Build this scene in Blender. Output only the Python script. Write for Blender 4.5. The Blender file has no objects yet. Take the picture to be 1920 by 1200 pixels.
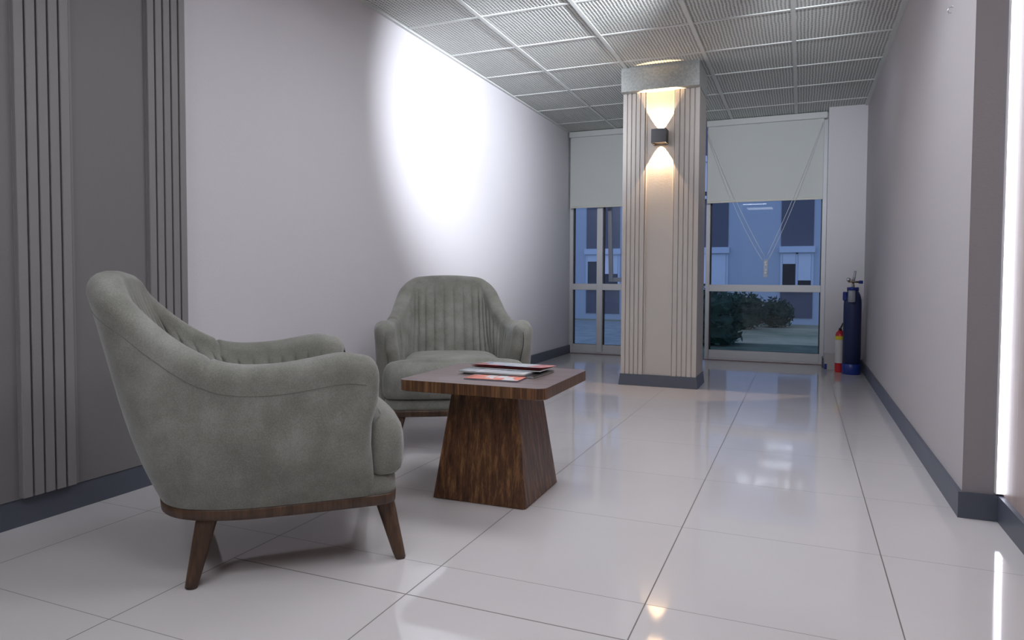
import bpy, bmesh, math, random
import numpy as np
from mathutils import Vector, Matrix
random.seed(7)
D = bpy.data; C = bpy.context.scene.collection
sc = bpy.context.scene
PI = math.pi

# ------------------------------------------------------------------ camera
F_PX, YAW, PITCH, ROLL, CAM_H, CYO = 1291.28, 0.39743, 0.03805, 0.00456, 0.839, -28.68
fw = Vector((-math.sin(YAW)*math.cos(PITCH), math.cos(YAW)*math.cos(PITCH), -math.sin(PITCH)))
rt = Vector((math.cos(YAW), math.sin(YAW), 0)); up = rt.cross(fw)
rt2 = rt*math.cos(ROLL)+up*math.sin(ROLL); up2 = up*math.cos(ROLL)-rt*math.sin(ROLL)
cd = D.cameras.new('camera'); cam = D.objects.new('camera', cd); C.objects.link(cam)
cam.matrix_world = Matrix(((rt2.x, up2.x, -fw.x, 0), (rt2.y, up2.y, -fw.y, 0), (rt2.z, up2.z, -fw.z, CAM_H), (0, 0, 0, 1)))
cd.sensor_fit = 'HORIZONTAL'; cd.sensor_width = 36.0; cd.lens = F_PX/1920*36
cd.shift_y = CYO/1920; cd.clip_start = 0.02; cd.clip_end = 300
sc.camera = cam

# ------------------------------------------------------------------ world (blue dusk sky)
w = D.worlds.new('dusk'); sc.world = w; w.use_nodes = True
bg = w.node_tree.nodes['Background']
bg.inputs['Color'].default_value = (0.35, 0.46, 0.82, 1); bg.inputs['Strength'].default_value = 1.25

# ------------------------------------------------------------------ exposure
vs = sc.view_settings
vs.view_transform = 'Standard'; vs.look = 'None'; vs.gamma = 1; vs.use_curve_mapping = False
vs.exposure = 0.0

PANEL_W = 13.2       # emission of the ceiling panels
WASH_W = 560.0      # spot that washes the left wall
SCONCE_W = 32.0
LED_E = 5.0
FAR_FILL_W = 185.0  # added spots that brighten the blinds

# ------------------------------------------------------------------ room numbers
H = 2.4665; XL = -2.4137; XR = 0.54; YW = 7.45; YB = -3.2
YJ = 2.85; XR2 = 0.66; YP = 2.15   # jog in the right wall; end of the grey panelling on the left wall

# ------------------------------------------------------------------ materials
def mat(name, col=(.5,.5,.5), rough=.6, spec=.5, metal=0, emit=None, es=0, coat=0, sheen=0):
    m = D.materials.new(name); m.use_nodes = True
    b = m.node_tree.nodes['Principled BSDF']
    b.inputs['Base Color'].default_value = (*col, 1); b.inputs['Roughness'].default_value = rough
    b.inputs['Specular IOR Level'].default_value = spec; b.inputs['Metallic'].default_value = metal
    b.inputs['Coat Weight'].default_value = coat; b.inputs['Sheen Weight'].default_value = sheen
    if emit: b.inputs['Emission Color'].default_value = (*emit, 1); b.inputs['Emission Strength'].default_value = es
    return m
class N:
    def __init__(s, m): s.t = m.node_tree; s.b = s.t.nodes['Principled BSDF']
    def n(s, ty, **kw):
        o = s.t.nodes.new(ty)
        for k, v in kw.items():
            if k.startswith('i_'):
                o.inputs[k[2:].replace('_', ' ')].default_value = v
            else: setattr(o, k, v)
        return o
    def l(s, a, b): s.t.links.new(a, b)
    def math(s, op, a, b=None, c=None):
        o = s.t.nodes.new('ShaderNodeMath'); o.operation = op
        for i, v in enumerate((a, b, c)):
            if v is None: continue
            if isinstance(v, (int, float)): o.inputs[i].default_value = v
            else: s.l(v, o.inputs[i])
        return o.outputs[0]
    def ramp(s, fac, stops):
        r = s.t.nodes.new('ShaderNodeValToRGB'); e = r.color_ramp.elements
        while len(e) < len(stops): e.new(.5)
        for q, (p, c) in zip(e, stops): q.position = p; q.color = (*c, 1)
        s.l(fac, r.inputs[0]); return r.outputs[0]
    def bump(s, h, dist, strength=1.0):
        b = s.t.nodes.new('ShaderNodeBump'); b.inputs['Distance'].default_value = dist
        b.inputs['Strength'].default_value = strength
        s.l(h, b.inputs['Height']); s.l(b.outputs[0], s.b.inputs['Normal']); return b
    def noise(s, vec, scale, detail=3, rough=.5):
        o = s.n('ShaderNodeTexNoise'); o.inputs['Scale'].default_value = scale
        o.inputs['Detail'].default_value = detail; o.inputs['Roughness'].default_value = rough
        s.l(vec, o.inputs['Vector']); return o.outputs['Fac']
    def coord(s, scale=None):
        c = s.n('ShaderNodeTexCoord').outputs['Object']
        if scale:
            mp = s.n('ShaderNodeMapping'); mp.inputs['Scale'].default_value = scale
            s.l(c, mp.inputs['Vector']); return mp.outputs[0]
        return c

def paint(name, col, rough=.65, amt=.0006, sc_=140):
    m = mat(name, col, rough, .3); k = N(m); c = k.coord()
    k.bump(k.noise(c, sc_, 2), amt); return m
M = {}
M['white_wall'] = paint('white_wall_paint', (.66, .64, .665))
M['right_wall'] = paint('right_wall_paint', (.485, .455, .465))
M['grey_panel'] = paint('grey_panel_paint', (.195, .185, .188), .55)
M['slat'] = paint('slat_grey', (.245, .235, .235), .5)
M['column'] = paint('column_greige', (.51, .47, .435), .5)
M['return'] = paint('taupe_return_face', (.30, .275, .285), .6)  # darker than the rest of the right wall
M['base'] = mat('baseboard_charcoal', (.085, .095, .125), .4, .5)
M['alu'] = mat('window_aluminium', (.62, .62, .64), .4, .5)
M['alu_dark'] = mat('window_gasket', (.03, .032, .036), .6)
M['brown_sill'] = mat('threshold_brown', (.20, .13, .125), .6)

def wood(name, scale, cols, rough=.35, coat=0):
    m = mat(name, cols[1], rough, .5, coat=coat); k = N(m); v = k.coord(scale)
    n1 = k.noise(v, 1.0, 4, .6); n2 = k.noise(v, 5.0, 3, .6)
    f = k.math('ADD', k.math('MULTIPLY', n1, .65), k.math('MULTIPLY', n2, .35))
    k.l(k.ramp(f, [(.33, cols[0]), (.5, cols[1]), (.66, cols[2])]), k.b.inputs['Base Color'])
    k.bump(n2, .0002); return m
walnut = [(.024, .011, .006), (.105, .045, .020), (.27, .135, .052)]
M['walnut_v'] = wood('walnut_upright_grain', (62, 62, 2.0), walnut)
M['walnut_top'] = wood('walnut_top_sheen', (2.0, 36, 36), [(.135, .095, .092), (.19, .142, .138), (.25, .195, .19)], .28)  # tabletop sheen put into the colours: paler and greyer than the upright walnut
M['leg_wood'] = wood('dark_stained_leg_wood', (30, 30, 4), [(.035, .018, .010), (.075, .038, .020), (.13, .07, .038)], .45)
M['oak'] = wood('pale_oak_laminate', (40, 40, 1.4), [(.30, .225, .205), (.37, .285, .26), (.43, .34, .315)], .45)

# velvet
m = mat('sage_grey_velvet', (.19, .195, .17), .85, .15, sheen=.35); M['velvet'] = m
k = N(m); c = k.coord()
f = k.math('ADD', k.math('MULTIPLY', k.noise(c, 7, 4, .6), .6), k.math('MULTIPLY', k.noise(c, 260, 2, .7), .4))
k.l(k.ramp(f, [(.36, (.170, .169, .146)), (.52, (.238, .238, .210)), (.66, (.315, .316, .288))]), k.b.inputs['Base Color'])
k.bump(k.noise(c, 480, 2), .0010)
k.b.inputs['Sheen Roughness'].default_value = .4

# polished tile floor
m = mat('polished_porcelain_tile', (.6, .57, .57), .06, .5); M['floor'] = m; k = N(m)
pos = k.n('ShaderNodeNewGeometry').outputs['Position']; sp = k.n('ShaderNodeSeparateXYZ'); k.l(pos, sp.inputs[0])
TX0, TDX, TY0, TDY = -2.1451, .5961, 1.747, .60
ux = k.math('DIVIDE', k.math('SUBTRACT', sp.outputs[0], TX0), TDX); uy = k.math('DIVIDE', k.math('SUBTRACT', sp.outputs[1], TY0), TDY)
def edge(u, step):
    fr = k.math('FRACT', u); d = k.math('MINIMUM', fr, k.math('SUBTRACT', 1.0, fr)); return k.math('MULTIPLY', d, step)
ex = edge(ux, TDX); ey = edge(uy, TDY)
# the extra cut joint near the camera
eb = k.math('ABSOLUTE', k.math('SUBTRACT', sp.outputs[1], k.math('ADD', 1.551, k.math('MULTIPLY', sp.outputs[0], .0))))
inx = k.math('LESS_THAN', k.math('ABSOLUTE', k.math('ADD', sp.outputs[0], .953)), .596)
eb = k.math('ADD', eb, k.math('MULTIPLY', k.math('SUBTRACT', 1.0, inx), 1.0))
gx = k.math('LESS_THAN', ex, .0017); gy = k.math('LESS_THAN', ey, .0010); gb = k.math('LESS_THAN', eb, .0020)
gr = k.math('MAXIMUM', gx, k.math('MAXIMUM', gy, gb))
cell = k.n('ShaderNodeCombineXYZ'); k.l(k.math('FLOOR', ux), cell.inputs[0]); k.l(k.math('FLOOR', uy), cell.inputs[1])
wn = k.n('ShaderNodeTexWhiteNoise'); wn.noise_dimensions = '3D'; k.l(cell.outputs[0], wn.inputs['Vector'])
mx = k.n('ShaderNodeMix', data_type='RGBA'); mx.inputs['A'].default_value = (.60, .555, .545, 1); mx.inputs['B'].default_value = (.16, .14, .125, 1)
k.l(gr, mx.inputs['Factor'])
cl = k.noise(pos, 1.6, 3); tint = k.ramp(cl, [(.3, (.57, .54, .535)), (.7, (.605, .575, .57))]); k.l(tint, mx.inputs['A'])
k.l(mx.outputs['Result'], k.b.inputs['Base Color'])
k.l(k.math('ADD', .055, k.math('MULTIPLY', gr, .5)), k.b.inputs['Roughness'])
# each tile lies at a slightly different tilt
sub = k.n('ShaderNodeVectorMath', operation='SUBTRACT'); k.l(wn.outputs['Color'], sub.inputs[0]); sub.inputs[1].default_value = (.5, .5, .5)
scl = k.n('ShaderNodeVectorMath', operation='MULTIPLY'); k.l(sub.outputs[0], scl.inputs[0]); scl.inputs[1].default_value = (.006, .006, 0)
nz = k.n('ShaderNodeCombineXYZ'); nz.inputs[2].default_value = 1
wv = k.n('ShaderNodeTexNoise'); wv.inputs['Scale'].default_value = 2.5; wv.inputs['Detail'].default_value = 1; k.l(pos, wv.inputs['Vector'])
sb2 = k.n('ShaderNodeVectorMath', operation='SUBTRACT'); k.l(wv.outputs['Color'], sb2.inputs[0]); sb2.inputs[1].default_value = (.5, .5, .5)
sc2 = k.n('ShaderNodeVectorMath', operation='MULTIPLY'); k.l(sb2.outputs[0], sc2.inputs[0]); sc2.inputs[1].default_value = (.006, .006, 0)
a1 = k.n('ShaderNodeVectorMath', operation='ADD'); k.l(scl.outputs[0], a1.inputs[0]); k.l(nz.outputs[0], a1.inputs[1])
a2 = k.n('ShaderNodeVectorMath', operation='ADD'); k.l(a1.outputs[0], a2.inputs[0]); k.l(sc2.outputs[0], a2.inputs[1])
no = k.n('ShaderNodeVectorMath', operation='NORMALIZE'); k.l(a2.outputs[0], no.inputs[0]); k.l(no.outputs[0], k.b.inputs['Normal'])

# dimpled ceiling tile
m = mat('dimpled_ceiling_tile', (.5, .51, .49), .8, .2); M['ceiling'] = m; k = N(m); c = k.coord()
ns = k.n('ShaderNodeTexNoise'); ns.inputs['Scale'].default_value = 9; k.l(c, ns.inputs['Vector'])
sh = k.n('ShaderNodeVectorMath', operation='MULTIPLY_ADD'); k.l(ns.outputs['Color'], sh.inputs[0]); sh.inputs[1].default_value = (.012, .012, 0); k.l(c, sh.inputs[2])
sx = k.n('ShaderNodeSeparateXYZ'); k.l(sh.outputs[0], sx.inputs[0])
P = 2*PI/.0215
sxx = k.math('SINE', k.math('MULTIPLY', sx.outputs[0], P)); syy = k.math('SINE', k.math('MULTIPLY', k.math('ADD', sx.outputs[1], sx.outputs[2]), P))
pr = k.math('ADD', sxx, syy)            # rows of dimples
dm = k.math('MULTIPLY', k.math('ADD', pr, 2.0), .25)
k.l(k.ramp(dm, [(.08, (.13, .135, .13)), (.38, (.56, .575, .545)), (.70, (.74, .75, .72))]), k.b.inputs['Base Color'])
k.bump(dm, .006, .8)
M['tbar'] = mat('ceiling_grid_bar', (.66, .68, .66), .5, .3)
M['bulkhead'] = mat('bulkhead_grey', (.4, .42, .41), .8, .2)
k = N(M['bulkhead']); k.l(k.ramp(k.noise(k.coord(), 75, 2), [(.30, (.36, .375, .365)), (.7, (.50, .515, .495))]), k.b.inputs['Base Color'])

def glass_mat(name, tint, ior=1.45, rough=0.0):
    m = D.materials.new(name); m.use_nodes = True; t = m.node_tree; t.nodes.clear()
    o = t.nodes.new('ShaderNodeOutputMaterial'); mixn = t.nodes.new('ShaderNodeMixShader')
    tr = t.nodes.new('ShaderNodeBsdfTransparent'); gl = t.nodes.new('ShaderNodeBsdfGlossy'); fr = t.nodes.new('ShaderNodeFresnel')
    tr.inputs[0].default_value = (*tint, 1); gl.inputs['Roughness'].default_value = rough; fr.inputs['IOR'].default_value = ior
    t.links.new(fr.outputs[0], mixn.inputs[0]); t.links.new(tr.outputs[0], mixn.inputs[1]); t.links.new(gl.outputs[0], mixn.inputs[2])
    t.links.new(mixn.outputs[0], o.inputs[0]); return m
M['glass'] = glass_mat('window_glass', (.86, .93, .95), 1.5)
M['clear_plastic'] = glass_mat('clear_plastic', (.85, .88, .92), 1.6, .08)
_t = M['clear_plastic'].node_tree; _o = [n for n in _t.nodes if n.type == 'OUTPUT_MATERIAL'][0]; _s = _o.inputs[0].links[0].from_socket
_d = _t.nodes.new('ShaderNodeBsdfDiffuse'); _d.inputs[0].default_value = (.8, .82, .85, 1); _m = _t.nodes.new('ShaderNodeMixShader'); _m.inputs[0].default_value = .38
_t.links.new(_s, _m.inputs[1]); _t.links.new(_d.outputs[0], _m.inputs[2]); _t.links.new(_m.outputs[0], _o.inputs[0])

m = mat('blind_fabric', (.80, .83, .81), .9, .1); M['blind'] = m
k = N(m); tl = k.n('ShaderNodeBsdfTranslucent'); tl.inputs[0].default_value = (.93, .90, .80, 1)
ms = k.n('ShaderNodeMixShader'); ms.inputs[0].default_value = .3; k.l(k.b.outputs[0], ms.inputs[1]); k.l(tl.outputs[0], ms.inputs[2])
k.l(ms.outputs[0], k.t.nodes['Material Output'].inputs[0])
M['blind_rail'] = mat('blind_rail_white', (.62, .63, .61), .45)
M['chain'] = mat('bead_chain_white', (.75, .76, .74), .35)

M['black_metal'] = mat('sconce_anthracite', (.05, .047, .055), .45)
M['warm_lens'] = mat('warm_lens', (1, .8, .5), .4, emit=(1, .68, .34), es=12)
M['led'] = mat('led_tape', (1, 1, 1), .4, emit=(.86, .88, 1.0), es=LED_E)
M['led_channel'] = mat('led_channel_white', (.8, .8, .82), .4)
M['panel_emit'] = mat('panel_diffuser', (1, 1, 1), .4, emit=(.90, .925, 1.0), es=PANEL_W)
M['panel_dim'] = mat('panel_diffuser_dim', (1, 1, 1), .4, emit=(.93, .95, 1.0), es=3.0)
M['white_plastic'] = mat('white_plastic', (.7, .7, .7), .4)
M['steel'] = mat('chrome', (.7, .7, .72), .2, metal=1)
M['brass'] = mat('brass_valve', (.55, .38, .16), .3, metal=1)
M['blue_paint'] = mat('oxygen_cylinder_blue', (.020, .032, .105), .38, .5)
M['blue_bright'] = mat('blue_plastic', (.012, .035, .24), .35)
M['red'] = mat('red_enamel', (.55, .02, .03), .35)
M['yellow'] = mat('yellow_label', (.72, .62, .03), .5)
M['label_white'] = mat('white_label', (.62, .61, .60), .5)
M['black'] = mat('black_plastic', (.015, .015, .017), .5)
M['thread'] = mat('seam_thread', (.15, .15, .132), .8)

# ------------------------------------------------------------------ mesh helpers
def link(name, me, m, parent=None, smooth=False):
    o = D.objects.new(name, me); C.objects.link(o)
    for x in (m if isinstance(m, (list, tuple)) else [m]): me.materials.append(x)
    if parent is not None: o.parent = parent
    if smooth:
        for p in me.polygons: p.use_smooth = True
    return o
def obj(name, bm, m, parent=None, smooth=False):
    me = D.meshes.new(name); bmesh.ops.recalc_face_normals(bm, faces=bm.faces[:]); bm.to_mesh(me); bm.free()
    return link(name, me, m, parent, smooth)
def tag(o, label=None, cat=None, group=None, kind=None):
    if label: o['label'] = label
    if cat: o['category'] = cat
    if group: o['group'] = group
    if kind: o['kind'] = kind
    return o
def thing(name, label, cat, loc=(0, 0, 0), rz=0, group=None):
    o = D.objects.new(name, None); C.objects.link(o); o.location = loc; o.rotation_euler = (0, 0, rz); o.empty_display_size = .1
    return tag(o, label, cat, group)
def struct(o): o['kind'] = 'structure'; return o
def add_box(bm, a, b, bev=0, seg=2, mi=0, mtx=None):
    x0, y0, z0 = a; x1, y1, z1 = b
    v = [bm.verts.new(p) for p in ((x0,y0,z0),(x1,y0,z0),(x1,y1,z0),(x0,y1,z0),(x0,y0,z1),(x1,y0,z1),(x1,y1,z1),(x0,y1,z1))]
    fs = [bm.faces.new([v[i] for i in q]) for q in ((0,3,2,1),(4,5,6,7),(0,1,5,4),(1,2,6,5),(2,3,7,6),(3,0,4,7))]
    for f in fs: f.material_index = mi
    if bev:
        es = list({e for f in fs for e in f.edges})
        r = bmesh.ops.bevel(bm, geom=es, offset=bev, segments=seg, profile=.5, affect='EDGES')
        for f in r['faces']: f.material_index = mi
        v = list({x for f in r['faces'] for x in f.verts} | {x for x in v if x.is_valid})
    if mtx is not None: bmesh.ops.transform(bm, matrix=mtx, verts=v)
def box(name, a, b, m, parent=None, bev=0, seg=2):
    bm = bmesh.new(); add_box(bm, a, b, bev, seg); return obj(name, bm, m, parent)
def add_lathe(bm, prof, n=32, mtx=None, mi=0):
    rings = []; nv = []
    for r, z in prof:
        if r < 1e-6: ring = [bm.verts.new((0, 0, z))]
        else: ring = [bm.verts.new((r*math.cos(2*PI*i/n), r*math.sin(2*PI*i/n), z)) for i in range(n)]
        rings.append(ring); nv += ring
    for a, b in zip(rings, rings[1:]):
        for i in range(n):
            j = (i+1) % n
            if len(a) == 1 and len(b) == 1: continue
            if len(a) == 1: f = bm.faces.new((a[0], b[i], b[j]))
            elif len(b) == 1: f = bm.faces.new((a[i], a[j], b[0]))
            else: f = bm.faces.new((a[i], a[j], b[j], b[i]))
            f.material_index = mi; f.smooth = True
    if mtx is not None: bmesh.ops.transform(bm, matrix=mtx, verts=nv)
def lathe(name, prof, m, parent=None, n=32, mtx=None):
    bm = bmesh.new(); add_lathe(bm, prof, n, mtx); return obj(name, bm, m, parent)
def add_tube(bm, pts, r, n=8, cap=True):
    pts = [Vector(p) for p in pts]; rs = r if isinstance(r, (list, tuple)) else [r]*len(pts)
    rings = []; ref = None
    for i, p in enumerate(pts):
        d = (pts[min(i+1, len(pts)-1)]-pts[max(i-1, 0)]).normalized()
        if ref is None: ref = d.orthogonal().normalized()
        ref = (ref-d*ref.dot(d)).normalized(); q = d.cross(ref)
        rings.append([bm.verts.new(p+(ref*math.cos(2*PI*j/n)+q*math.sin(2*PI*j/n))*rs[i]) for j in range(n)])
    for a, b in zip(rings, rings[1:]):
        for j in range(n):
            f = bm.faces.new((a[j], a[(j+1) % n], b[(j+1) % n], b[j])); f.smooth = True
    if cap: bm.faces.new(rings[0][::-1]); bm.faces.new(rings[-1])
def tube(name, pts, r, m, parent=None, n=8):
    bm = bmesh.new(); add_tube(bm, pts, r, n); return obj(name, bm, m, parent)
def add_loops(bm, loops, close_bottom=True, close_top=True, smooth=True):
    vs_ = [[bm.verts.new(p) for p in L] for L in loops]; n = len(loops[0])
    for a, b in zip(vs_, vs_[1:]):
        for i in range(n):
            f = bm.faces.new((a[i], a[(i+1) % n], b[(i+1) % n], b[i])); f.smooth = smooth
    if close_bottom: bm.faces.new(vs_[0][::-1])
    if close_top: bm.faces.new(vs_[-1])
    return vs_

# ------------------------------------------------------------------ the room
struct(box('floor', (XL-.2, YB, -.12), (XR2+.3, YW-.02, 0), M['floor']))
# ceiling: tiles and grid bars
bm = bmesh.new()
add_box(bm, (XL-.2, YB, H), (XR2+.3, YW+.1, H+.1), mi=0)
for i in range(-1, 6):
    x = -1.8754+.6*i
    if XL < x < XR2: add_box(bm, (x-.012, YB, H-.006), (x+.012, YW-.08, H+.01), mi=1)
j = -12
while 3.936+.6*j < 7.4:
    y = 3.936+.6*j
    if y > YB: add_box(bm, (XL, y-.010, H-.004), (XR2, y+.010, H+.01), mi=1)
    j += 1
struct(obj('ceiling', bm, [M['ceiling'], M['tbar']]))
bm = bmesh.new(); add_box(bm, (XL, YB, H-.012), (XL+.022, YW-.1, H-.001)); struct(obj('trim_1', bm, M['tbar']))
bm = bmesh.new(); add_box(bm, (XR-.022, YJ, H-.012), (XR, YW-.1, H-.001)); struct(obj('trim_2', bm, M['tbar']))

struct(box('wall_left', (XL-.15, YB, 0), (XL, YW+.12, H), M['white_wall']))
struct(box('wall_right', (XR, YJ, 0), (XR+.6, YW+.12, H), M['right_wall']))
wa = struct(box('wall_right_panelled', (XR2, YB, 0), (XR2+.3, YJ, H), M['oak']))
struct(box('wall_back', (XL-.2, YB-.15, 0), (XR2+.3, YB, H), M['white_wall']))
struct(box('wall_far_pilaster', (.212, 7.2, 0), (XR, YW+.12, H-.001), M['white_wall']))
# grey panelling on the near end of the left wall
pan = struct(box('wall_left_panelling', (XL, YB, .094), (XL+.018, YP-.01, H-.002), M['grey_panel']))
def slat_strip(nm, y0, y1):
    bm = bmesh.new(); n = 5; p = (y1-y0)/n
    add_box(bm, (XL+.018, y0, .096), (XL+.021, y1, H-.004))
    for i in range(n):
        add_box(bm, (XL+.018, y0+i*p+.0035, .096), (XL+.036, y0+(i+1)*p-.0035, H-.003), .002, 1)
    return struct(obj(nm, bm, M['slat']))
slat_strip('trim_3', 1.462, 1.652); slat_strip('trim_4', 1.962, 2.148)
bm = bmesh.new(); add_box(bm, (XL+.018, 1.656, .096), (XL+.024, 1.664, H-.004)); struct(obj('trim_5', bm, M['slat']))
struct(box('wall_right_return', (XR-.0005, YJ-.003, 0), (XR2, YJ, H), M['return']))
# baseboards
def bb(nm, a, b): return struct(box(nm, a, b, M['base']))
bb('baseboard_left', (XL, YB, 0), (XL+.014, YW-.03, .092))
bb('baseboard_right', (XR-.014, YJ, 0), (XR, 7.19, .092))
bb('baseboard_return', (XR-.014, YJ-.014, 0), (XR2, YJ, .092))
bb('baseboard_right_near', (XR2-.016, YB, 0), (XR2, YJ-.014, .092))
bb('baseboard_far', (.198, 7.186, 0), (XR-.014, 7.2, .092))
bb('baseboard_far_side', (.198, 7.19, 0), (.212, 7.38, .092))

# far wall above / around the windows
struct(box('wall_far', (XL, YW+.06, H-.02), (.212, YW+.16, H+.1), M['right_wall']))

# ------------------------------------------------------------------ windows
def window(nm, x0, x1, muls, transom=True):
    r = D.objects.new(nm, None); C.objects.link(r); struct(r); r.location = ((x0+x1)/2, YW, 0)
    off = Vector((-(x0+x1)/2, -YW, 0))
    def part(n, boxes, m, bev=.003):
        bm = bmesh.new()
        for a, b in boxes: add_box(bm, a, b, bev, 1)
        bmesh.ops.translate(bm, vec=off, verts=bm.verts[:]); return obj(n, bm, m, r)
    f0, f1 = YW-.03, YW+.045
    part('window_frame', [((x0, f0, .0), (x0+.04, f1, H-.002)), ((x1-.04, f0, 0), (x1, f1, H-.002)),
                          ((x0+.04, f0, 0), (x1-.04, f1, .022)), ((x0+.04, f0, H-.05), (x1-.04, f1, H-.002))], M['alu'])
    for mxx in muls: part('mullion', [((mxx-.033, f0-.01, .02), (mxx+.033, f1, H-.05))], M['alu'])
    xs = [x0+.04]+[v for m_ in muls for v in (m_-.033, m_+.033)]+[x1-.04]
    for a, b in zip(xs[::2], xs[1::2]):
        part('transom', [((a, f0-.012, .715), (b, f1, .785))], M['alu'])
        part('bottom_rail', [((a, f0+.01, .022), (b, f1-.01, .105))], M['alu'])
        part('gasket', [((a, YW, .105), (a+.014, YW+.02, .715)), ((b-.010, YW, .105), (b, YW+.02, .715)), ((a+.014, YW, .100), (b-.010, YW+.02, .108)),
                        ((a, YW, .785), (a+.014, YW+.02, H-.05)), ((b-.008, YW, .785), (b, YW+.02, H-.05))], M['alu_dark'], 0)
        part('glass', [((a+.002, YW+.018, .1), (b-.002, YW+.022, .72))], M['glass'], 0)
        if not (muls and a > muls[0]):
            part('glass', [((a+.002, YW+.018, .78), (b-.002, YW+.022, H-.05))], M['glass'], 0)
    return r, off
w1, o1 = window('window_1', -.925, .215, [])
w2, o2 = window('window_2', XL, -1.0, [-2.063])
# outward opening sash in the left window, hinged at its top
hz = 2.38
mt = Matrix.Translation((0, YW+.02, hz)) @ Matrix.Rotation(math.radians(5.5), 4, 'X') @ Matrix.Translation((0, -(YW+.02), -hz))
sx0, sx1, sz0 = -2.01, -1.06, .80
bm = bmesh.new()
for a, b in [((sx0, YW+.01, sz0), (sx0+.045, YW+.05, hz)), ((sx1-.045, YW+.01, sz0), (sx1, YW+.05, hz)), ((sx0+.045, YW+.01, sz0), (sx1-.045, YW+.05, sz0+.045)), ((sx0+.045, YW+.01, hz-.045), (sx1-.045, YW+.05, hz))]:
    add_box(bm, a, b, .003, 1, mtx=mt)
bmesh.ops.translate(bm, vec=o2, verts=bm.verts[:]); sash = obj('open_sash', bm, mat('sash_grey', (.30, .31, .34), .4), w2)
bm = bmesh.new(); add_box(bm, (sx0+.04, YW+.028, sz0+.04), (sx1-.04, YW+.032, hz-.04), mtx=mt)
bmesh.ops.translate(bm, vec=o2, verts=bm.verts[:]); obj('glass', bm, M['glass'], sash)
struct(box('trim_6', (XL, YW-.055, -.02), (.212, YW-.022, .006), M['brown_sill']))

# ------------------------------------------------------------------ column with slatted cladding
CX0, CX1, CY0, CY1, CT = -1.315, -.729, 5.372, 5.76, 2.285
col = thing('column', 'square greige column clad in vertical slats with charcoal base, in front of the windows', 'column', ((CX0+CX1)/2, (CY0+CY1)/2, 0))
co = Vector((-(CX0+CX1)/2, -(CY0+CY1)/2, 0))
def cpart(n, boxes, m, bev=0, parent=col):
    bm = bmesh.new()
    for a, b in boxes: add_box(bm, a, b, bev, 1)
    bmesh.ops.translate(bm, vec=co, verts=bm.verts[:]); return obj(n, bm, m, parent)
cpart('core', [((CX0+.004, CY0+.018, .02), (CX1-.002, CY1, CT))], M['column'])
def cslats(x0, x1):
    n = 5; p = (x1-x0)/n; bs = [((x0, CY0+.013, .088), (x1, CY0+.02, CT))]
    for i in range(n): bs.append(((x0+i*p+(.0035 if i else 0), CY0, .088), (x0+(i+1)*p-(.0035 if i < n-1 else 0), CY0+.018, CT)))
    return cpart('slat_panel', bs, M['column'], .0015)
cslats(CX0, CX0+.172); cslats(CX1-.184, CX1)
cpart('bead', [((CX0+.178, CY0+.004, .088), (CX0+.186, CY0+.02, CT))], M['column'], .002)
cpart('bead', [((CX1-.194, CY0+.006, .088), (CX1-.188, CY0+.02, CT))], M['column'], .002)
# base that flares at the floor
bm = bmesh.new()
add_loops(bm, [[(CX0-e, CY0-e, z), (CX1+e, CY0-e, z), (CX1+e, CY1, z), (CX0-e, CY1, z)] for e, z in ((.014, 0), (.004, .088))], smooth=False)
bmesh.ops.translate(bm, vec=co, verts=bm.verts[:]); obj('plinth', bm, M['base'], col)
# box filling the gap above the column; lip added to catch sconce light
struct(box('trim_7', (CX0, CY0-.07, CT), (CX1+.004, CY1+.004, H), M['bulkhead']))

# sconce
SX, SZ, SW, SH_, SD = -1.020, 1.928, .112, .106, .105
sy1 = CY0+.018; sy0 = sy1-SD
sc_ = thing('wall_sconce', 'small dark cube wall lamp throwing warm light up and down the column', 'wall lamp', (SX, sy1, SZ))
def spart(n, boxes, m, bev=0):
    bm = bmesh.new()
    for a, b in boxes: add_box(bm, a, b, bev, 1)
    return obj(n, bm, m, sc_)
spart('housing', [((-SW/2, -SD, -SH_/2), (-SW/2+.006, 0, SH_/2)), ((SW/2-.006, -SD, -SH_/2), (SW/2, 0, SH_/2)),
                  ((-SW/2+.006, -SD, -SH_/2), (SW/2-.006, -SD+.006, SH_/2)), ((-SW/2+.006, -.006, -SH_/2), (SW/2-.006, 0, SH_/2)),
                  ((-SW/2+.006, -SD+.006, -.004), (SW/2-.006, -.006, .004))], M['black_metal'])
for s in (1, -1):
    lathe('lamp_lens', [(0, s*.010), (.030, s*.010), (.030, s*.020), (.02, s*.026), (0, s*.028)], M['warm_lens'], sc_, 20, Matrix.Translation((0, -.032, 0)) @ Matrix.Diagonal((.8, .7, 1, 1)))
    ld = D.lights.new('sconce_beam', 'SPOT'); ld.energy = SCONCE_W; ld.color = (1, .68, .38); ld.spot_size = math.radians(70); ld.spot_blend = .06; ld.shadow_soft_size = .004
    lo = D.objects.new('sconce_beam', ld); C.objects.link(lo); lo.parent = sc_; lo.location = (0, -.032, s*.044)
    lo.rotation_euler = Vector((0, .33, s)).to_track_quat('-Z', 'Y').to_euler()
spart('added_baffle', [((-SW/2+.006, -.060, zz), (SW/2-.006, -.056, zz+.030)) for zz in (-SH_/2+.002, SH_/2-.032)], M['black_metal'])  # plates added to clip the forward spill of the beams
spart('drip_tab', [((-.04, -.09, -SH_/2-.008), (-.032, -.08, -SH_/2+.002))], M['black_metal'])

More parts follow.
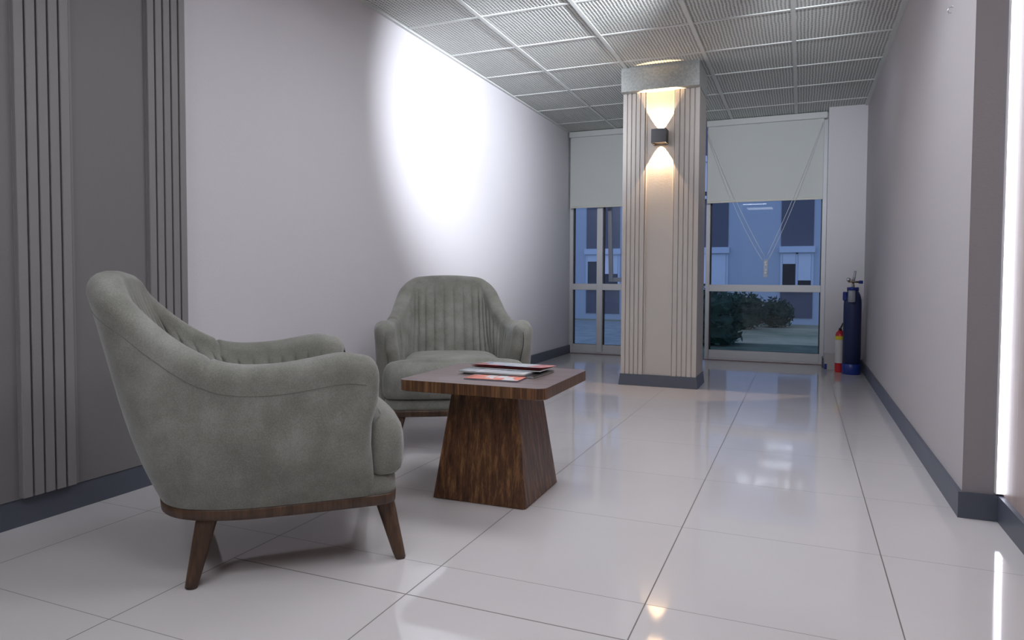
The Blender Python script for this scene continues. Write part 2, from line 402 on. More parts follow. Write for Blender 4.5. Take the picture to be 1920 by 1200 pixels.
# ------------------------------------------------------------------ roller blinds
def blind(x0, x1, label):
    b = thing('roller_blind', label, 'blind', ((x0+x1)/2, 7.375, 2.44), 0, 'roller blinds on the far windows')
    hw = (x1-x0)/2
    box('head_rail', (-hw, -.035, -.040), (hw, .035, .022), M['blind_rail'], b, .006, 2)
    bm = bmesh.new(); n = 12
    add_box(bm, (-hw+.012, -.0055, -.80), (hw-.03, -.0045, -.03)); obj('fabric', bm, M['blind'], b)
    box('bottom_bar', (-hw+.012, -.012, -.818), (hw-.03, .002, -.795), mat('blind_bar', (.62, .61, .55), .5), b, .003, 2)
    return b
bl1 = blind(-.925, .205, 'off-white roller blind half lowered over the window right of the column')
bl2 = blind(XL+.01, -1.02, 'off-white roller blind half lowered over the window left of the column')
# the looped chains draped to the middle of the right window with a clear tensioner
def bl_local(p): return Vector(p)-Vector(((-.925+.205)/2, 7.375, 2.44))
mid = Vector((-.331, 7.33, 1.03))
def drape(a, b, sag):
    pts = []
    for i in range(25):
        t = i/24; p = Vector(a).lerp(Vector(b), t); p.z -= sag*4*t*(1-t); pts.append(bl_local(p))
    return pts
for a, b, s in [((-.915, 7.33, 2.36), mid+Vector((-.012, 0, .04)), .07), ((-.915, 7.325, 2.34), mid+Vector((-.03, .004, .0)), .11),
                ((.165, 7.33, 2.36), mid+Vector((.012, 0, .05)), .045), ((.165, 7.325, 2.34), mid+Vector((.02, .004, .0)), .075)]:
    tube('pull_chain', drape(a, b, s), .0022, M['chain'], bl1, 6)
bm = bmesh.new()
c0 = bl_local(mid)
add_box(bm, (c0.x-.022, c0.y-.008, c0.z-.17), (c0.x+.022, c0.y+.008, c0.z+.01), .006, 2)
tn = obj('chain_tensioner', bm, M['clear_plastic'], bl1)
for dz in (-.02, -.045, -.10, -.125):
    lathe('tensioner_wheel', [(0, -.01), (.012, -.01), (.014, 0), (.012, .01), (0, .01)], M['white_plastic'], bl1, 16, Matrix.Translation((c0.x, c0.y-.004, c0.z+dz)) @ Matrix.Rotation(PI/2, 4, 'X'))

# ------------------------------------------------------------------ LED strip in the corner
led = thing('led_strip', 'bright white vertical light strip where the grey wall meets pale wood panelling', 'light strip', (XR2-.012, YJ-.006, .1))
bm = bmesh.new(); add_box(bm, (-.014, -.014, 0), (.012, .005, H-.11)); add_box(bm, (-.0145, -.0195, 0), (-.0115, -.014, H-.11)); obj('channel', bm, M['led_channel'], led)
bm = bmesh.new(); add_box(bm, (-.011, -.0175, .002), (.009, -.0145, H-.112)); obj('light_diffuser', bm, M['led'], led)
bm = bmesh.new()
for i in range(150): add_box(bm, (.009, -.020, .004+i*.0156), (.0115, -.0165, .010+i*.0156))
o = obj('diode_row', bm, mat('diode', (1, 1, 1), .4, emit=(.8, .85, 1), es=9), led)

# little hook on the right wall
hk = thing('wall_hook', 'tiny metal hook screwed high on the right-hand wall', 'hook', (XR, 3.27, 1.925))
tube('hook_arm', [(0, 0, .012), (-.012, 0, .010), (-.018, 0, 0), (-.014, 0, -.012), (-.006, 0, -.012)], .0022, M['steel'], hk)
lathe('screw_plate', [(0, -.001), (.006, -.001), (.006, .002), (0, .003)], M['steel'], hk, 12, Matrix.Translation((0, 0, .012)) @ Matrix.Rotation(-PI/2, 4, 'Y'))

# ------------------------------------------------------------------ unseen ceiling lights; the forward three added to brighten the room
def ceil_light(x, y, label, em='panel_emit'):
    t = thing('ceiling_light', label, 'ceiling light', (x, y, H), 0, 'recessed square ceiling lights')
    bm = bmesh.new()
    for a, b in [((-.29, -.29, -.012), (-.27, .29, .0)), ((.27, -.29, -.012), (.29, .29, 0)), ((-.27, -.29, -.012), (.27, -.27, 0)), ((-.27, .27, -.012), (.27, .29, 0))]: add_box(bm, a, b)
    obj('frame', bm, M['white_plastic'], t)
    bm = bmesh.new(); add_box(bm, (-.27, -.27, -.008), (.27, .27, -.004)); obj('diffuser', bm, M[em], t)
for x, y, lb in [(-1.575, .036, 'square white ceiling light panel above the grey slatted panelling'),
                 (-.375, .636, 'square white ceiling light panel almost straight above the camera'),
                 (-.975, -.564, 'square white ceiling light panel just behind the camera'),
                 (-.375, 1.836, 'unseen square light panel added above the bare floor to brighten the room'),
                 (-.975, 3.036, 'unseen square light panel added above the coffee table to brighten the far end'),
                 (-.375, 3.036, 'unseen square light panel added right of the one above the coffee table, brightening the far end')]: ceil_light(x, y, lb)
ceil_light(-.90, -1.764, 'dim square ceiling light panel, furthest behind the camera, mirrored in the right window', 'panel_dim')

# ceiling spotlights: one washing the left wall, two added unseen to brighten the far end
def spotlight(pos, tgt, watts, cone, label, color=(.86, .91, 1.0)):
    pos = Vector(pos); tgt = Vector(tgt)
    st = thing('spotlight', label, 'spotlight', (pos.x, pos.y, H))
    dz = pos.z-H; d = (tgt-pos).normalized(); dh = Vector((d.x, d.y, 0)).normalized()
    lathe('mount', [(0, -.010), (.035, -.010), (.035, 0), (0, 0)], M['white_plastic'], st, 20)
    tube('stem', [(0, 0, -.008), (0, 0, dz+.035)], .006, M['white_plastic'], st, 10)
    q = Vector((0, 0, 1)).rotation_difference(d).to_matrix().to_4x4()
    lathe('lamp_can', [(0, -.075), (.034, -.072), (.038, -.06), (.038, -.005), (.036, -.005), (.034, -.058), (0, -.06)], M['white_plastic'], st, 24, Matrix.Translation((0, 0, dz)) @ q)
    bm = bmesh.new(); n = Vector((-dh.y, dh.x, 0)); o0 = Vector((0, 0, dz+.040))
    add_loops(bm, [[tuple(o0-n*.07+Vector((0, 0, e))), tuple(o0+n*.07+Vector((0, 0, e))), tuple(o0+n*.17+dh*.24+Vector((0, 0, e))), tuple(o0-n*.17+dh*.24+Vector((0, 0, e)))] for e in (-.003, 0)], smooth=False)
    obj('added_beam_shield', bm, M['black'], st)  # plate added to keep the beam off the ceiling
    ld = D.lights.new('beam', 'SPOT'); ld.energy = watts; ld.color = color; ld.spot_size = math.radians(cone); ld.spot_blend = 1.0; ld.shadow_soft_size = .03
    lo = D.objects.new('beam', ld); C.objects.link(lo); lo.parent = st; lo.location = (0, 0, dz); lo.rotation_euler = d.to_track_quat('-Z', 'Y').to_euler()
spotlight((-.25, 3.40, 2.34), (XL, 4.82, 1.92), WASH_W, 64, 'small white ceiling spotlight aimed at the left wall')
spotlight((.05, 3.30, 2.34), (-.25, 7.4, 1.85), FAR_FILL_W, 46, 'unseen spotlight added to brighten the right-hand blind')
spotlight((-1.75, 2.80, 2.34), (-1.75, 7.4, 1.85), FAR_FILL_W, 40, 'unseen spotlight added to brighten the left-hand blind')

# ------------------------------------------------------------------ armchairs
def cr(pts, t):
    """interpolate through control points (u, value...) smoothly"""
    P_ = np.array(pts, float); u = P_[:, 0]; V = P_[:, 1:]
    t = np.atleast_1d(t); out = np.zeros((len(t), V.shape[1]))
    mnum = np.zeros_like(V)
    for i in range(len(u)):
        a = max(i-1, 0); b = min(i+1, len(u)-1); mnum[i] = (V[b]-V[a])/(u[b]-u[a])
    for q, x in enumerate(t):
        i = min(max(np.searchsorted(u, x)-1, 0), len(u)-2); h = u[i+1]-u[i]; s = (x-u[i])/h
        out[q] = (2*s**3-3*s**2+1)*V[i]+(s**3-2*s**2+s)*h*mnum[i]+(-2*s**3+3*s**2)*V[i+1]+(s**3-s**2)*h*mnum[i+1]
    return out
# s: 0 back centre .. 1 arm front   (right-hand side, mirrored for the left)
BASE = [(-.12, -.13, -.375), (0, 0, -.38), (.12, .13, -.375), (.22, .215, -.352), (.30, .275, -.305), (.40, .315, -.225), (.50, .333, -.150), (.60, .339, -.08), (.75, .342, .02), (.88, .342, .10), (1, .342, .168)]
RIM = [(-.12, -.12, -.500, .852), (0, 0, -.503, .857), (.12, .12, -.500, .852), (.20, .192, -.487, .840), (.27, .236, -.455, .802), (.34, .262, -.395, .738), (.42, .286, -.318, .672), (.50, .313, -.238, .625), (.58, .334, -.165, .606), (.70, .345, -.06, .606), (.82, .347, .03, .618), (.92, .344, .10, .629), (1, .338, .150, .620)]
INNER = [(-.12, -.12, -.308), (0, 0, -.31), (.12, .12, -.308), (.22, .19, -.290), (.30, .232, -.25), (.40, .250, -.19), (.50, .258, -.125), (.60, .262, -.06), (.75, .262, .02), (.88, .262, .09), (1, .262, .152)]
THK = [(0, .100), (.25, .095), (.45, .088), (.6, .088), (.85, .098), (1, .102)]
SPLIT = .50
R_OUT, R_RIM, R_IN = 12, 9, 16
def section(s):
    sg = 1 if s >= 0 else -1; a = abs(s)
    B = cr(BASE, a)[0]; T = cr(RIM, a)[0]; I = cr(INNER, a)[0]; th = cr(THK, a)[0][0]
    e = .01; T2 = cr(RIM, min(a+e, 1))[0]; T1 = cr(RIM, max(a-e, -.1))[0]
    tg = np.array([T2[0]-T1[0], T2[1]-T1[1]]); tg /= np.linalg.norm(tg)
    nrm = np.array([-tg[1], tg[0]])                      # towards the inside
    To = np.array([*(T[:2]-nrm*th*.5), T[2]-.052]); Ti = np.array([*(T[:2]+nrm*th*.5), T[2]-.052])
    B3 = np.array([B[0], B[1], .21]); I3 = np.array([I[0], I[1], .335])
    pts = []
    for i in range(R_OUT):
        v = i/R_OUT; p = B3*(1-v)+To*v; p[:2] += -nrm*(.115*v*(1-v)**2*(1-.25*v)+.012*v*(1-v)); pts.append(p)
    for i in range(R_RIM+1):
        an = PI*i/R_RIM; cc = math.copysign(abs(math.cos(an))**.85, math.cos(an)); pts.append(np.array([*(T[:2]-nrm*th*.5*cc), T[2]-.052+.052*math.sin(an)**.85 if 0 < i < R_RIM else T[2]-.052]))
    # channel tufting on the inside
    if a < SPLIT: ph = a/SPLIT*9.0+.5; 
    else: ph = (a-SPLIT)/(1-SPLIT)*8.0+.0
    g = abs(math.sin(PI*ph)); rib = (1-g**.55) if a < .985 else 0
    for i in range(1, R_IN+1):
        v = i/R_IN; p = Ti*(1-v)+I3*v
        p[:2] += nrm*(.012*math.sin(PI*v))*(1 if a < SPLIT else .4); d = .013*rib*min(1, (v-.02)*7) if v > .02 else 0
        p[:2] -= nrm*d; pts.append(p)
    pts = np.array(pts); pts[:, 0] *= sg
    return pts
def arm_slope(pts):        # the front of the arm leans back towards the cushion
    q = pts.copy(); z = q[:, 2]
    q[:, 1] += np.interp(z, [.20, .36, .42, .50, .60], [0, -.012, -.008, .012, .020]); return q
def chair_columns():
    ss = np.concatenate([np.linspace(-1, -SPLIT, 97), np.linspace(-SPLIT, SPLIT, 289)[1:-1], np.linspace(SPLIT, 1, 97)])
    cols = []
    for s in ss:
        p = section(s); k_ = min(1, max(0, (abs(s)-.85)/.15)); q = arm_slope(p); cols.append((s, p*(1-k_)+q*k_))
    def caps(sg):
        base = arm_slope(section(sg)); M_ = len(base); out = []
        io = R_OUT+R_RIM//2
        zo = base[:io+1, 2]; xo = base[:io+1, 0]; zi = base[io+1:, 2][::-1]; xi = base[io+1:, 0][::-1]
        for n_ in range(1, 9):
            an = PI/2*n_/8; q = base.copy()
            for j_, p in enumerate(base):
                xm = .5*(np.interp(p[2], zo, xo)+np.interp(p[2], zi, xi))
                wgt = min(1, max(0, (p[2]-.44)/.12))
                q[j_, 0] = xm+(p[0]-xm)*math.cos(an)**.8 if n_ < 8 else xm
                q[j_, 1] = p[1]+.040*math.sin(an)
                q[j_, 2] = p[2]-(1-math.cos(an))*.055*wgt
            out.append((sg*(1+.01*n_), q))
        return out
    return caps(-1)[::-1]+cols+caps(1)
SEAM = R_OUT-1
def grid_normals(cols):
    G = np.array([p for s, p in cols]); du = np.gradient(G, axis=0); dv = np.gradient(G, axis=1)
    n = np.cross(du, dv); return n/np.maximum(np.linalg.norm(n, axis=2, keepdims=True), 1e-9)
def grid(name, cols, r0, r1, m, parent, seam=None):
    n_ = grid_normals(cols)
    if seam is not None:                       # share the shading across the seam between outer shell and rim
        for i in range(len(cols)): n_[i, SEAM] = seam[i]
    o = _grid(name, cols, r0, r1, m, parent)
    n_ = n_[:, r0:r1].reshape(-1, 3); vn = np.array([v.normal[:] for v in o.data.vertices])
    if (n_*vn).sum() < 0: n_ = -n_
    bad = (n_*vn).sum(axis=1) < .5; n_[bad] = vn[bad]
    o.data.normals_split_custom_set_from_vertices([tuple(x) for x in n_]); return o
def _grid(name, cols, r0, r1, m, parent):
    bm = bmesh.new(); V = [[bm.verts.new(p[j]) for j in range(r0, r1)] for s, p in cols]
    for a, b in zip(V, V[1:]):
        for j in range(len(a)-1):
            f = bm.faces.new((a[j], a[j+1], b[j+1], b[j])); f.smooth = True
    return obj(name, bm, m, parent)
def offset_loop(L, d):
    n = len(L); out = []
    for i in range(n):
        a = np.array(L[i-1]); b = np.array(L[(i+1) % n]); t = b-a; t /= max(1e-9, np.linalg.norm(t)); out.append((L[i][0]+t[1]*d, L[i][1]-t[0]*d))
    return out
def resample(pts, n):
    P_ = np.array(pts+[pts[0]]); d = np.concatenate([[0], np.cumsum(np.linalg.norm(np.diff(P_, axis=0), axis=1))])
    return [(np.interp(u, d, P_[:, 0]), np.interp(u, d, P_[:, 1])) for u in np.linspace(0, d[-1], n, endpoint=False)]
def smooth_loop(L, it=3):
    for _ in range(it):
        n = len(L); L = [((L[i-1][0]+2*L[i][0]+L[(i+1) % n][0])/4, (L[i-1][1]+2*L[i][1]+L[(i+1) % n][1])/4) for i in range(n)]
    return L
def make_chair(label):
    t = thing('armchair', label, 'armchair', group=None)
    V = M['velvet']; cols = chair_columns()
    full = grid_normals(cols); sn = {round(s, 6): full[i, SEAM] for i, (s, p) in enumerate(cols)}
    grid('outer_shell', cols, 0, SEAM+1, V, t)
    bc = [(s, p.copy()) for s, p in cols if abs(s) <= SPLIT+1e-6]
    def tuck(cs, idxs):
        for i, amt in idxs:
            s, p = cs[i]; mid_ = .5*(p[SEAM]+p[-1]); mid_[2] = p[:, 2].mean()
            for j in range(SEAM+2, len(p)):
                w_ = min(1, (j-SEAM-1)/3); dirv = mid_-p[j]; dirv /= np.linalg.norm(dirv)+1e-9; p[j] += dirv*amt*w_
            cs[i] = (s, p)
    tuck(bc, [(0, .012), (1, .006), (2, .002), (-1, .012), (-2, .006), (-3, .002)])
    grid('backrest', bc, SEAM, len(cols[0][1]), V, t, [sn[round(s, 6)] for s, p in bc])
    ra = [(s, p.copy()) for s, p in cols if s >= SPLIT-1e-6]; tuck(ra, [(0, .012), (1, .006), (2, .002)])
    la = [(s, p.copy()) for s, p in cols if s <= -SPLIT+1e-6]; tuck(la, [(-1, .012), (-2, .006), (-3, .002)])
    for q_ in (ra, la): grid('armrest', q_, SEAM, len(cols[0][1]), V, t, [sn[round(s, 6)] for s, p in q_])
    # stitching along the seam
    bm = bmesh.new(); acc = 0; prev = None
    path = []
    for s, p in cols:
        if abs(s) > 1: continue
        v = p[SEAM]-p[SEAM+3]; o_ = p[SEAM]+.0
        cen = np.array([0, .0, p[SEAM][2]]); dv = p[SEAM]-cen; dv /= np.linalg.norm(dv); path.append(Vector(p[SEAM]+dv*.0002))
    add_tube(bm, path, .0008, 5)
    obj('seam_stitching', bm, M['thread'], t)
    # seat base (upholstered rail under the cushion) and wooden base frame share the footprint
    right = [tuple(cr(BASE, a)[0]) for a in np.linspace(0, 1, 40)]
    front = [(.341, .225), (.333, .256), (.305, .273), (.2, .281), (.1, .285), (0, .286)]
    half = right+front; loop = half+[(-x, y) for x, y in half[-2:0:-1]]
    loop = smooth_loop(resample(loop, 200), 4)
    def ring(d, z): return [(x, y, z) for x, y in offset_loop(loop, d)]
    # cap the open underside and close the front below the cushion
    bm = bmesh.new(); add_loops(bm, [ring(-.012, .206), ring(-.002, .211), ring(0, .225), ring(-.002, .252), ring(-.012, .268)]); obj('seat_rail', bm, V, t)
    bm = bmesh.new(); add_loops(bm, [ring(-.008, .177), ring(-.001, .180), ring(.001, .206), ring(-.004, .211)]); fr_ = obj('base_frame', bm, M['leg_wood'], t)
    # T-shaped cushion
    hr = [(0, -.302), (.10, -.30), (.17, -.285), (.215, -.245), (.240, -.19), (.252, -.10), (.256, .0), (.256, .12), (.262, .162), (.285, .180), (.322, .186), (.342, .198), (.349, .22), (.346, .258), (.328, .284), (.28, .299), (.18, .308), (.08, .312), (0, .313)]
    L = hr+[(-x, y) for x, y in hr[-2:0:-1]]; L = smooth_loop(resample(L, 240), 5)
    # bullnose profile, bulging like a filled cushion
    loops = []
    for d, z in [(-.035, .262), (-.016, .265), (-.005, .276), (.001, .297), (.003, .335), (.001, .372), (-.005, .400), (-.016, .420), (-.034, .434), (-.044, .438)]:
        loops.append([(x, y, z) for x, y in offset_loop(L, d)])
    last = loops[-1]
    for kf, zz in ((.88, .445), (.6, .452), (.25, .456)):
        loops.append([(x*kf, .235+(y-.235)*kf, zz) for x, y, _ in last])
    bm = bmesh.new(); add_loops(bm, loops)
    obj('seat_cushion', bm, V, t)
    for sx_ in (1, -1):
        for (ty, by) in ((.240, .285), (-.243, -.286)):
            bm = bmesh.new(); n_ = 8; pts = []; rs = []
            for i in range(n_+1):
                v = i/n_; pts.append((sx_*(.264+.038*v), ty+(by-ty)*v, .19*(1-v))); rs.append(.0290-.0125*v if v < 1 else .016)
            add_tube(bm, pts, rs, 20); 
            # flat foot on the floor
            for vv in bm.verts:
                if vv.co.z < .012: vv.co.z = max(0, vv.co.z)
            obj('leg', bm, M['leg_wood'], t)
    return t
def copy_tree(o, parent=None):
    c_ = o.copy(); C.objects.link(c_); c_.parent = parent
    for ch in list(o.children): copy_tree(ch, c_)
    return c_
ch1 = make_chair('sage grey velvet tub armchair seen from its side, nearest the camera, against the slatted panelling')
ch2 = copy_tree(ch1); ch2['label'] = 'sage grey velvet tub armchair facing the camera, behind the wooden coffee table'
for o in (ch1, ch2): o['group'] = 'pair of velvet armchairs'
ch1.location = (-1.509, 1.768, 0); ch1.rotation_euler = (0, 0, -math.radians(45.8))
ch2.location = (-1.659, 3.161, 0); ch2.rotation_euler = (0, 0, -math.radians(148.93))

# ------------------------------------------------------------------ coffee table
tb = thing('coffee_table', 'square walnut coffee table with a tapering pedestal base', 'coffee table', (-1.1, 2.478, 0), math.radians(1.0))
def rrect(hx, hy, r, n=8):
    pts = []
    for cx, cy, a0 in ((hx-r, hy-r, 0), (-hx+r, hy-r, 90), (-hx+r, -hy+r, 180), (hx-r, -hy+r, 270)):
        for i in range(n+1):
            a = math.radians(a0+90*i/n); pts.append((cx+r*math.cos(a), cy+r*math.sin(a)))
    return pts
ZT = .46
bm = bmesh.new(); L0 = rrect(.290, .277, .035)
vl = add_loops(bm, [[(x*k_, y*k_, z) for x, y in L0] for k_, z in ((.996, ZT-.041), (1, ZT-.039), (1, ZT-.0015), (.998, ZT))], smooth=False)
bm.faces.ensure_lookup_table()
for f in bm.faces:
    f.normal_update()
    if abs(f.normal.z) > .5: f.material_index = 1
obj('tabletop', bm, [M['walnut_v'], M['walnut_top']], tb)
bm = bmesh.new(); Lb = rrect(1, 1, .06, 5)
add_loops(bm, [[(x*h_, y*h_, z) for x, y in Lb] for h_, z in ((.186, .0), (.190, .002), (.135, ZT-.041))], smooth=False)
obj('pedestal', bm, M['walnut_v'], tb)

# ------------------------------------------------------------------ magazines on the table
def page_mat(name, cols, scale=(14, 9, 1), seed=0):
    m = mat(name, cols[0], .25, .5); k = N(m); v = k.coord(scale)
    vo = k.n('ShaderNodeTexVoronoi'); vo.distance = 'CHEBYCHEV'; vo.inputs['Scale'].default_value = 1.0; vo.inputs['Randomness'].default_value = .8
    mp = k.n('ShaderNodeMapping'); mp.inputs['Location'].default_value = (seed, seed*.7, 0); k.l(v, mp.inputs['Vector']); k.l(mp.outputs[0], vo.inputs['Vector'])
    sp_ = k.n('ShaderNodeSeparateColor'); k.l(vo.outputs['Color'], sp_.inputs[0])
    r = k.ramp(sp_.outputs[0], [(i/len(cols), c) for i, c in enumerate(cols)]); r.node.color_ramp.interpolation = 'CONSTANT'
    k.l(r, k.b.inputs['Base Color']); return m
paper = mat('page_edges', (.62, .61, .60), .7)
def magazine(label, cx, cy, rot, wd, dp, th, z, cover, spine, open_=0.0, inner=None, curl=0):
    t = thing('magazine', label, 'magazine', (cx, cy, z), math.radians(rot), 'magazines on the coffee table')
    box('pages', (-wd/2+.003, -dp/2+.002, .001), (wd/2-.002, dp/2-.002, th-.001), paper, t)
    box('back_cover', (-wd/2, -dp/2, 0), (wd/2, dp/2, .001), spine, t)
    bm = bmesh.new(); n = 14; rows = []
    for i in range(n+1):
        u = i/n; y = -dp/2+dp*u
        zz = th+open_*(1-u)**1.6
        rows.append([bm.verts.new((x, y, zz+curl*math.sin(PI*(x/wd+.5)))) for x in np.linspace(-wd/2, wd/2, 9)])
    top = []
    for a, b in zip(rows, rows[1:]):
        for q in range(8): f = bm.faces.new((a[q], a[q+1], b[q+1], b[q])); f.smooth = True
    o_ = obj('cover', bm, [cover], t)
    md = o_.modifiers.new('thick', 'SOLIDIFY'); md.thickness = .0008; md.offset = 1
    if inner:
        bm = bmesh.new(); rows = []
        for i in range(n+1):
            u = i/n; y = -dp/2+.004+(dp-.006)*u; rows.append([bm.verts.new((x, y, th+open_*.55*(1-u)**1.6)) for x in (-wd/2+.006, wd/2-.006)])
        for a, b in zip(rows, rows[1:]): bm.faces.new((a[0], a[1], b[1], b[0]))
        o2_ = obj('inner_page', bm, inner, t); md = o2_.modifiers.new('thick', 'SOLIDIFY'); md.thickness = .0015
    return t
navy = mat('navy_cover', (.012, .03, .14), .3); blackc = mat('black_cover', (.012, .012, .014), .3); greyc = mat('pale_grey_cover', (.42, .45, .48), .25)
orange = page_mat('orange_cover', [(.78, .24, .17), (.82, .30, .22), (.72, .66, .66), (.80, .26, .19)], (24, 12, 1), 3)
whitec = page_mat('pale_cover', [(.55, .57, .60), (.70, .72, .76), (.50, .52, .56)], (12, 10, 1), 1)
mixedc = page_mat('patterned_cover', [(.62, .66, .70), (.60, .24, .24), (.26, .30, .44), (.55, .58, .64)], (9, 6, 1), 5)
redin = mat('red_inner_page', (.22, .008, .012), .4)
z0 = ZT+.0005
magazine('dark covered magazine at the bottom of the pile on the coffee table', -1.075, 2.53, -3, .31, .20, .006, z0, blackc, blackc)
magazine('pale grey magazine lying between the dark one and the open one', -1.105, 2.52, -1, .285, .19, .005, z0+.0075, whitec, greyc)
magazine('open magazine with red inner page, topmost of the pile', -1.085, 2.60, -1, .31, .185, .004, z0+.0145, mixedc, greyc, .012, redin)
magazine('orange covered leaflet with navy edge lying in front of the pile', -1.06, 2.365, 3, .215, .105, .004, z0, orange, navy)

# ------------------------------------------------------------------ oxygen cylinder, extinguisher, box in the far corner
GX, GY = .425, 6.83
cyl = thing('oxygen_cylinder', 'tall blue oxygen cylinder standing in the far right corner', 'gas cylinder', (GX, GY, 0))
R = .073
lathe('tank', [(0, .03), (R, .03), (R, .62), (R*.97, .66), (R*.86, .70), (R*.66, .735), (R*.40, .755), (.02, .765), (0, .765)], M['blue_paint'], cyl, 40)
lathe('foot_ring', [(R+.002, .0), (R+.004, .002), (R+.004, .09), (R+.001, .093), (R-.01, .093), (R-.01, 0)], M['blue_bright'], cyl, 40)
lathe('carry_collar', [(.045, .742), (.048, .742), (.048, .772), (.045, .775), (.02, .775)], M['blue_bright'], cyl, 28)
lathe('valve_stem', [(.012, .765), (.014, .79), (.010, .80), (.010, .83), (.014, .835), (.014, .845), (0, .848)], M['brass'], cyl, 18)
tube('valve_outlet', [(-.040, 0, .822), (.045, 0, .822)], .008, M['brass'], cyl, 12)
lathe('pressure_gauge', [(0, -.008), (.017, -.008), (.018, .006), (0, .008)], M['steel'], cyl, 22, Matrix.Translation((-.038, -.012, .842)) @ Matrix.Rotation(PI/2, 4, 'X'))
tube('flow_meter', [(.000, -.020, .82), (.014, -.022, .92)], [.012, .010], M['clear_plastic'], cyl, 14)
tube('flow_tube', [(.002, -.020, .83), (.013, -.022, .915)], [.006, .005], M['white_plastic'], cyl, 10)
tube('control_knob', [(.045, -.01, .822), (.078, -.012, .820)], .014, M['blue_bright'], cyl, 16)
lathe('humidifier_bottle', [(0, 0), (.027, .0), (.029, .004), (.029, .10), (.026, .105), (0, .106)], M['clear_plastic'], cyl, 24, Matrix.Translation((-.014, -.088, .645)))
lathe('bottle_cap', [(0, .0), (.032, .0), (.032, .024), (.014, .030), (0, .030)], M['blue_bright'], cyl, 24, Matrix.Translation((-.012, -.086, .748)))
box('carry_handle', (-.082, -.045, .655), (-.048, -.005, .735), M['blue_bright'], cyl, .010, 3)
tube('bottle_link', [(-.010, -.085, .778), (-.006, -.05, .80), (0, -.01, .822)], .006, M['steel'], cyl, 10)

ext = thing('fire_extinguisher', 'small red and white fire extinguisher beside the blue oxygen cylinder', 'fire extinguisher', (.335, 6.925, 0))
lathe('body', [(0, .0), (.038, .0), (.041, .006), (.041, .33), (.034, .36), (.018, .378), (.014, .385), (0, .386)], M['red'], ext, 28)
lathe('label', [(.0415, .085), (.0418, .087), (.0418, .295), (.0415, .297)], M['label_white'], ext, 28)
lathe('yellow_band', [(.0416, .298), (.042, .3), (.042, .328), (.0416, .33)], M['yellow'], ext, 28)
box('valve_lever', (-.012, -.035, .385), (.012, .035, .40), M['black'], ext, .003, 1)
tube('handle', [(.0, -.03, .40), (.012, -.01, .425), (.022, .03, .445)], .006, M['black'], ext)

cb = thing('cardboard_box', 'small white cardboard box with blue print beside the extinguisher', 'box', (.262, 7.10, 0), math.radians(4))
box('carton', (-.052, -.045, 0), (.052, .045, .15), mat('carton_white', (.50, .48, .47), .6), cb, .002, 1)
bm = bmesh.new()
for i in range(5):
    add_box(bm, (-.0528, -.043+.017*i, .004), (-.0519, -.043+.017*i+.014, .035+.02*((i*3) % 4)))
add_box(bm, (-.052, -.0456, .004), (-.030, -.0449, .055)); obj('printed_band', bm, M['blue_bright'], cb)
box('lid_flap', (-.054, -.047, .15), (.054, .047, .153), mat('carton_lid', (.58, .57, .57), .6), cb)

# ------------------------------------------------------------------ outside
def noise_mat(name, c1, c2, s, rough=.9):
    m = mat(name, c1, rough, .2); k = N(m); k.l(k.ramp(k.noise(k.coord(), s, 5, .65), [(.35, c1), (.65, c2)]), k.b.inputs['Base Color']); return m
GZ = -.4
struct(box('ground', (-40, YW+.3, GZ-.2), (30, 60, GZ), noise_mat('dry_lawn', (.16, .18, .11), (.38, .35, .24), .5)))
struct(box('ground_shadow', (-2.5, YW+.3, GZ), (8, 13.9, GZ+.02), noise_mat('shadow_dark_grass', (.045, .07, .05), (.10, .13, .09), 2)))  # dark strip of near grass: shadow painted into the ground colour
struct(box('ground_paving', (-16, YW+.3, GZ), (-2.5, 19.5, GZ+.02), noise_mat('terrace_paving', (.24, .26, .26), (.34, .36, .35), 3)))
YF = 20.6
fac = thing('apartment_building', 'pale blue-grey apartment block with dark panels, seen through the windows', 'building', (-2, YF, GZ))
wallm = paint('facade_render', (.47, .50, .56), .8); darkm = paint('facade_panel', (.13, .125, .155), .8)
whitem = mat('shutter_white', (.66, .69, .75), .6); pane = mat('dark_window_pane', (.012, .016, .025), .15, .6); sillm = mat('facade_lintel', (.58, .62, .70), .6)
box('wall', (-16, .0, 0), (12, 4, 14), wallm, fac)
def fac_win(x0, x1, double, variant):
    # x in world; one storey of window + panel repeated upward
    a = x0+2; b = x1+2
    for fl in range(3):
        zb = .0+fl*2.62
        box('dark_panel', (a, -.02, zb+.18 if fl == 0 else zb-.02), (b, .01, zb+.93), darkm, fac)
        box('window_sill', (a-.03, -.10, zb+.93), (b+.03, .01, zb+.985), sillm, fac)
        fm = D.objects.new('window', D.meshes.new('window')); C.objects.link(fm); fm.parent = fac
        bmw = bmesh.new(); z0_, z1_ = zb+.985, zb+1.99
        mids = [(a+b)/2] if double else []
        xs = [a+.02]+mids+[b-.02]
        for x in xs: add_box(bmw, (x-.03, -.04, z0_), (x+.03, .01, z1_))
        add_box(bmw, (a+.05, -.04, z0_), (b-.05, .01, z0_+.04)); add_box(bmw, (a+.05, -.04, z1_-.04), (b-.05, .01, z1_))
        bmesh.ops.recalc_face_normals(bmw, faces=bmw.faces[:]); bmw.to_mesh(fm.data); bmw.free(); fm.data.materials.append(sillm)
        box('pane', (a+.02, -.012, z0_+.02), (b-.02, -.002, z1_-.02), pane, fm)
        spans = list(zip(xs, xs[1:]))
        for q, (u, v) in enumerate(spans):
            drop = variant[fl % len(variant)][q % 2]
            if drop > 0: box('shutter', (u+.035, -.05, z1_-.03-(z1_-z0_-.06)*drop), (v-.035, -.015, z1_-.03), whitem, fm)
        box('lintel', (a-.04, -.12, zb+1.99), (b+.04, .01, zb+2.16), sillm, fac)
        box('dark_panel', (a, -.02, zb+2.16), (b, .01, zb+2.62-.02), darkm, fac)
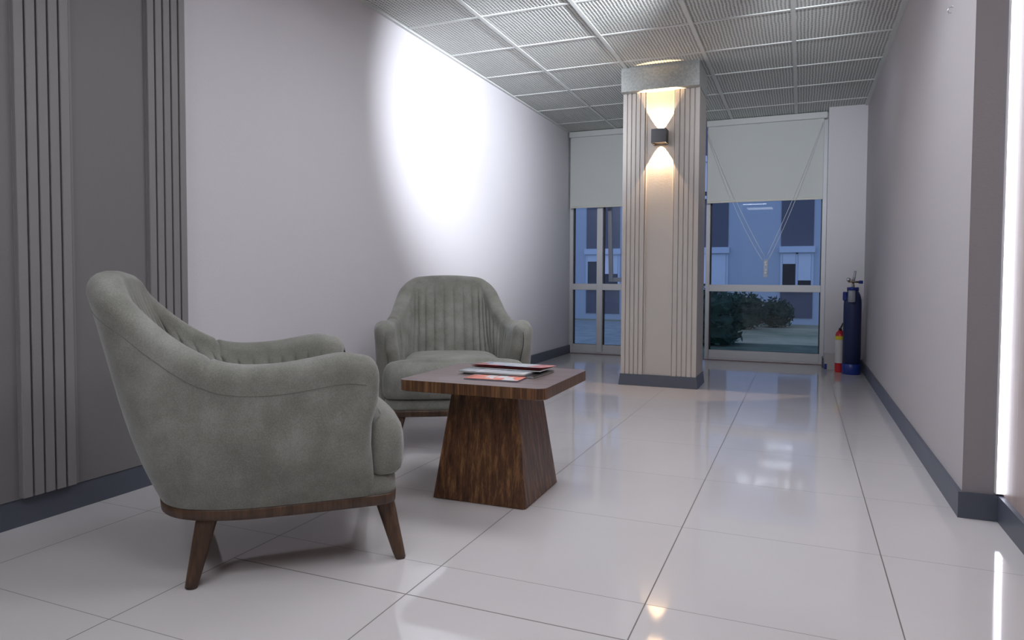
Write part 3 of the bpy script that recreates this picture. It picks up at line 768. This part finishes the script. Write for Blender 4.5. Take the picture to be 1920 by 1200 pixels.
fac_win(-.54, .29, True, [(.30, .78), (.98, .9), (.95, .95)])
fac_win(-3.0, -1.95, False, [(.97, .97), (.86, .86), (.9, .9)])
fac_win(-6.15, -5.10, True, [(.2, .6), (.55, 1.0), (.8, .8)])
fac_win(-9.6, -8.5, False, [(.6, .6), (.5, .5), (.9, .9)])
tube('drain_pipe', [(-6.75+2, -.08, .2), (-6.75+2, -.08, 13)], .045, sillm, fac, 10)

# shrubs
leafm = noise_mat('dark_evergreen_leaves', (.012, .03, .022), (.03, .06, .04), 6)
def shrub(x, y, rx, ry, hh, n, label, flat=False, seed=1):
    rnd = random.Random(seed); t = thing('shrub', label, 'shrub', (x, y, GZ), 0, 'dark shrubs outside the right window')
    bm = bmesh.new()
    bmesh.ops.create_icosphere(bm, subdivisions=3, radius=1)
    for v in bm.verts:
        nn = 1+.10*math.sin(7*v.co.x+seed)*math.cos(6*v.co.y)+.08*math.sin(11*v.co.z+seed*2)
        if flat:
            m_ = max(abs(v.co.x), abs(v.co.y), abs(v.co.z)); v.co = v.co/m_*.5+v.co*.5
        v.co = Vector((v.co.x*rx*.9*nn, v.co.y*ry*.9*nn, hh*.5+v.co.z*hh*.47*nn))
    pts = [v.co.copy() for v in bm.verts]
    for _ in range(n):
        p = rnd.choice(pts)*1.0; p += Vector((rnd.uniform(-.12, .12), rnd.uniform(-.12, .12), rnd.uniform(-.10, .14)))
        if p.z < .05: continue
        d = Vector((rnd.uniform(-1, 1), rnd.uniform(-1, 1), rnd.uniform(-.3, 1))).normalized()*rnd.uniform(.06, .12); s_ = d.orthogonal().normalized()*rnd.uniform(.02, .035)
        v = [bm.verts.new(q) for q in (p-d*.5, p+s_, p+d, p-s_)]; bm.faces.new(v)
    obj('foliage', bm, leafm, t)
    box('stem', (-.05, -.05, 0), (.05, .05, hh*.4), mat('bark', (.05, .04, .03), .9), t)
    return t
shrub(-1.80, 13.4, .80, .6, .98, 1700, 'large dark hedge block close outside, lower left of the right window', True, 1)
shrub(-2.35, 16.6, .7, .6, .95, 900, 'dark bushy shrub behind the hedge block', False, 2)
shrub(-1.32, 18.1, .50, .45, .84, 1000, 'rounded dark shrub outside, middle of the right window', False, 3)
shrub(-.62, 19.2, .42, .45, .66, 800, 'lowest dark shrub outside, rightmost of the bushes', False, 4)
